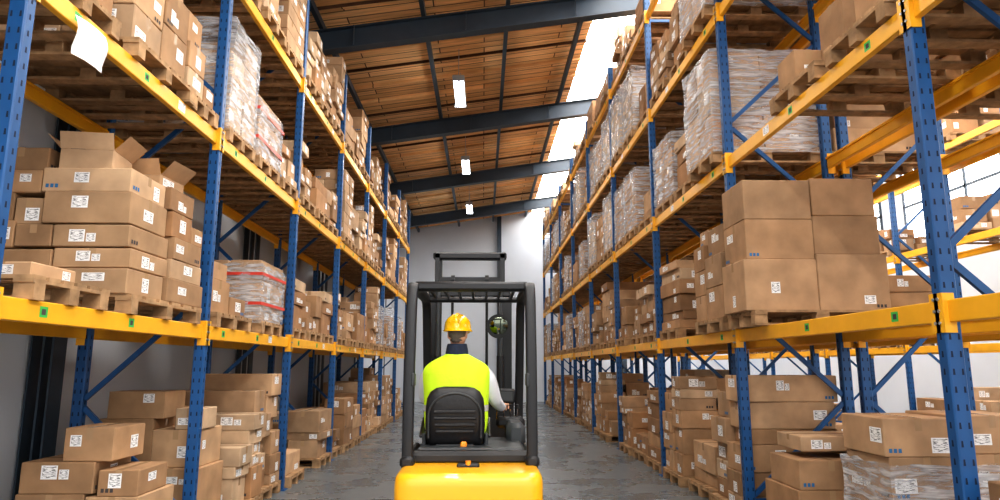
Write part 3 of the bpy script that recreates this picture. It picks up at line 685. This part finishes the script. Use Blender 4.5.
def head(m):
    nz,nt_=22,32; rings=[]
    for i in range(nz+1):
        ph=-math.pi/2+math.pi*i/nz; zz=math.sin(ph); rr=max(.02,math.cos(ph)); r=[]
        for k in range(nt_):
            t=2*math.pi*k/nt_; cx,cy=math.cos(t),math.sin(t)
            wx=.078; wy=.096
            if zz<0: wx*=1-.28*(-zz)**1.3; 
            x=wx*rr**.8*cx; y=wy*rr**.85*cy; z=.122*zz
            if cy>0 and zz<-.2: y+=.012*cy*min(1,(-zz-.2)*2)
            fr=max(0,cy)**14
            if -.35<zz<.12: y+=fr*.026*(1-abs(zz+.12)/.25 if abs(zz+.12)<.25 else 0)
            ex=abs(abs(x)-.032)
            if cy>.4 and abs(zz-.08)<.14 and ex<.022: y-=.008*(1-ex/.022)
            if cy<-.2 and zz<-.35: y+=.02*(-cy)*(-zz-.35)*2
            r.append(hp(x,y,z))
        rings.append(r)
    m.loft(rings,'skin')
    m.loft([[hp(.056*math.cos(t),-.005+.058*math.sin(t),z) for t in [2*math.pi*i/24 for i in range(24)]] for z in(-.16,-.10,-.05)],'skin')
    for s2 in(-1,1):
        rr=[]
        for a,sc in((0,1.0),(.008,1.1),(.016,1.0),(.013,.65)):
            rr.append([hp(s2*(.068+a),-.004+.019*sc*math.cos(t)-.3*a,-.005+.033*sc*math.sin(t)) for t in [2*math.pi*i/18 for i in range(18)]])
        m.loft(rr,'skin')
dpart('head',head,smooth='all',subs=1)
def face(m):
    for s2 in(-1,1):
        c=hp(s2*.031,.079,.012); rings=[]
        for i in range(1,9):
            ph=-math.pi/2+math.pi*i/9; rings.append([c+Vector((.012*math.cos(ph)*math.cos(t),.012*math.cos(ph)*math.sin(t),.012*math.sin(ph))) for t in [2*math.pi*k/12 for k in range(12)]])
        m.loft(rings,'eye_white'); m.cyl(hp(s2*.031,.088,.012),hp(s2*.031,.0925,.012),.005,'print_ink',10)
        m.bar(hp(s2*.018,.093,.034),hp(s2*.048,.082,.036),.008,.007,'hair')
    m.bar(hp(-.022,.088,-.062),hp(.022,.088,-.062),.014,.012,'lip',bev=.004)
dpart('face_features',face,smooth=True)
def hair(m):
    rings=[]
    for z,wx,wy in((-.075,.050,.066),(-.055,.062,.082),(-.02,.074,.094),(.02,.080,.100),(.06,.080,.100)):
        r=[]
        for k in range(19):
            t=math.pi+math.pi*k/18; r.append(hp(wx*math.cos(t)*1.0,wy*math.sin(t)-.003,z))
        for k in range(18,-1,-1):
            t=math.pi+math.pi*k/18; r.append(hp((wx-.01)*math.cos(t),(wy-.01)*math.sin(t)-.003,z))
        rings.append(r)
    m.loft(rings,'hair')
dpart('hair',hair,smooth='all')
def helmet(m):
    rings=[]; n=40
    def rg(z,rx,ry,yo=0): return [hp(rx*math.cos(t),yo+ry*math.sin(t),z) for t in [2*math.pi*i/n for i in range(n)]]
    rings=[rg(.022,.098,.120),rg(.020,.121,.150,.008),rg(.026,.122,.151,.008),rg(.038,.112,.134),rg(.07,.110,.131),rg(.10,.104,.123),rg(.128,.088,.105),rg(.150,.062,.077),rg(.163,.03,.04),rg(.166,.006,.008)]
    m.loft(rings,'helmet')
    for dx,h in((0,.011),(-.035,.006),(.035,.006)):
        P=[]
        for i in range(15):
            a=math.pi*(.12+.76*i/14); P.append(hp(dx,.128*math.cos(a),.045+.122*math.sin(a)*(1-(dx/.11)**2*.6)))
        for a,b2 in zip(P,P[1:]): m.bar(a,b2,.022 if dx==0 else .012,h*2,'helmet',bev=.003)
    pk=[[hp(.075*math.cos(t)*1.0,.12+.07*math.sin(t)*s,.020-.012*s*math.sin(t)) for t in [math.pi*i/16 for i in range(17)]] for s in(.2,1.0)]
    vs=pk[0]+pk[1]; m.faces(vs,[(i,i+1,17+i+1,17+i) for i in range(16)],'helmet')
dpart('hard_hat',helmet,smooth=True)
def hand(name,W,dirf,side,curl,thumbside):
    W=Vector(W); f=Vector(dirf).normalized(); s=Vector(side).normalized(); c=Vector(curl).normalized()
    K={'w':(W,(.026,.020)),'p':(W+f*.045,(.034,.016)),'p2':(W+f*.078,(.036,.014))}
    skin(name+'_palm',K,[('w','p'),('p','p2')],'w','skin')
    for i,(o,ln) in enumerate(((-.030,.062),(-.010,.074),(.011,.070),(.030,.054))):
        b=W+f*.07+s*o; k1=W+f*.092+s*o*1.1; a=k1+f*ln*.38+c*ln*.22; d=a+f*ln*.06+c*ln*.36; e=d-f*ln*.16+c*ln*.24
        skin(name+'_finger_%d'%(i+1),{'b':(b,.0095),'k':(k1,.0095),'a':(a,.0088),'d':(d,.008),'e':(e,.0068)},[('b','k'),('k','a'),('a','d'),('d','e')],'b','skin')
    ts=s*thumbside
    b=W+f*.03+ts*.022; a=W+f*.05+ts*.045+c*.012; d=W+f*.075+ts*.050+c*.032; e=W+f*.094+ts*.044+c*.046
    skin(name+'_thumb',{'b':(b,.012),'a':(a,.0115),'d':(d,.010),'e':(e,.008)},[('b','a'),('a','d'),('d','e')],'b','skin')
hand('right_hand',(Sx+.397,5.965,1.262),(.12,.97,.06),(1,-.12,0),(0,-.1,-1),-1)
hand('left_hand',(Sx-.075,6.045,1.41),(.55,.72,.35),(.8,-.55,-.1),(.1,.5,-.85),1)

# ------------------------------------------------------------ world & camera
w=bpy.data.worlds.new('world'); SC.world=w; w.use_nodes=True
bg=w.node_tree.nodes['Background']; bg.inputs[0].default_value=(1.0,.98,.96,1); bg.inputs[1].default_value=2.3
cam=bpy.data.cameras.new('camera'); co=bpy.data.objects.new('camera',cam); COL.objects.link(co)
co.location=(0,0,1.6); co.rotation_euler=(math.radians(90+9.87),0,math.radians(-1.46)); cam.lens=24.0; cam.sensor_width=36
cam.clip_end=200; SC.camera=co
SC.view_settings.view_transform='Standard'; SC.view_settings.exposure=0
try: SC.view_settings.look='Medium High Contrast'
except Exception as e: print('look',e)
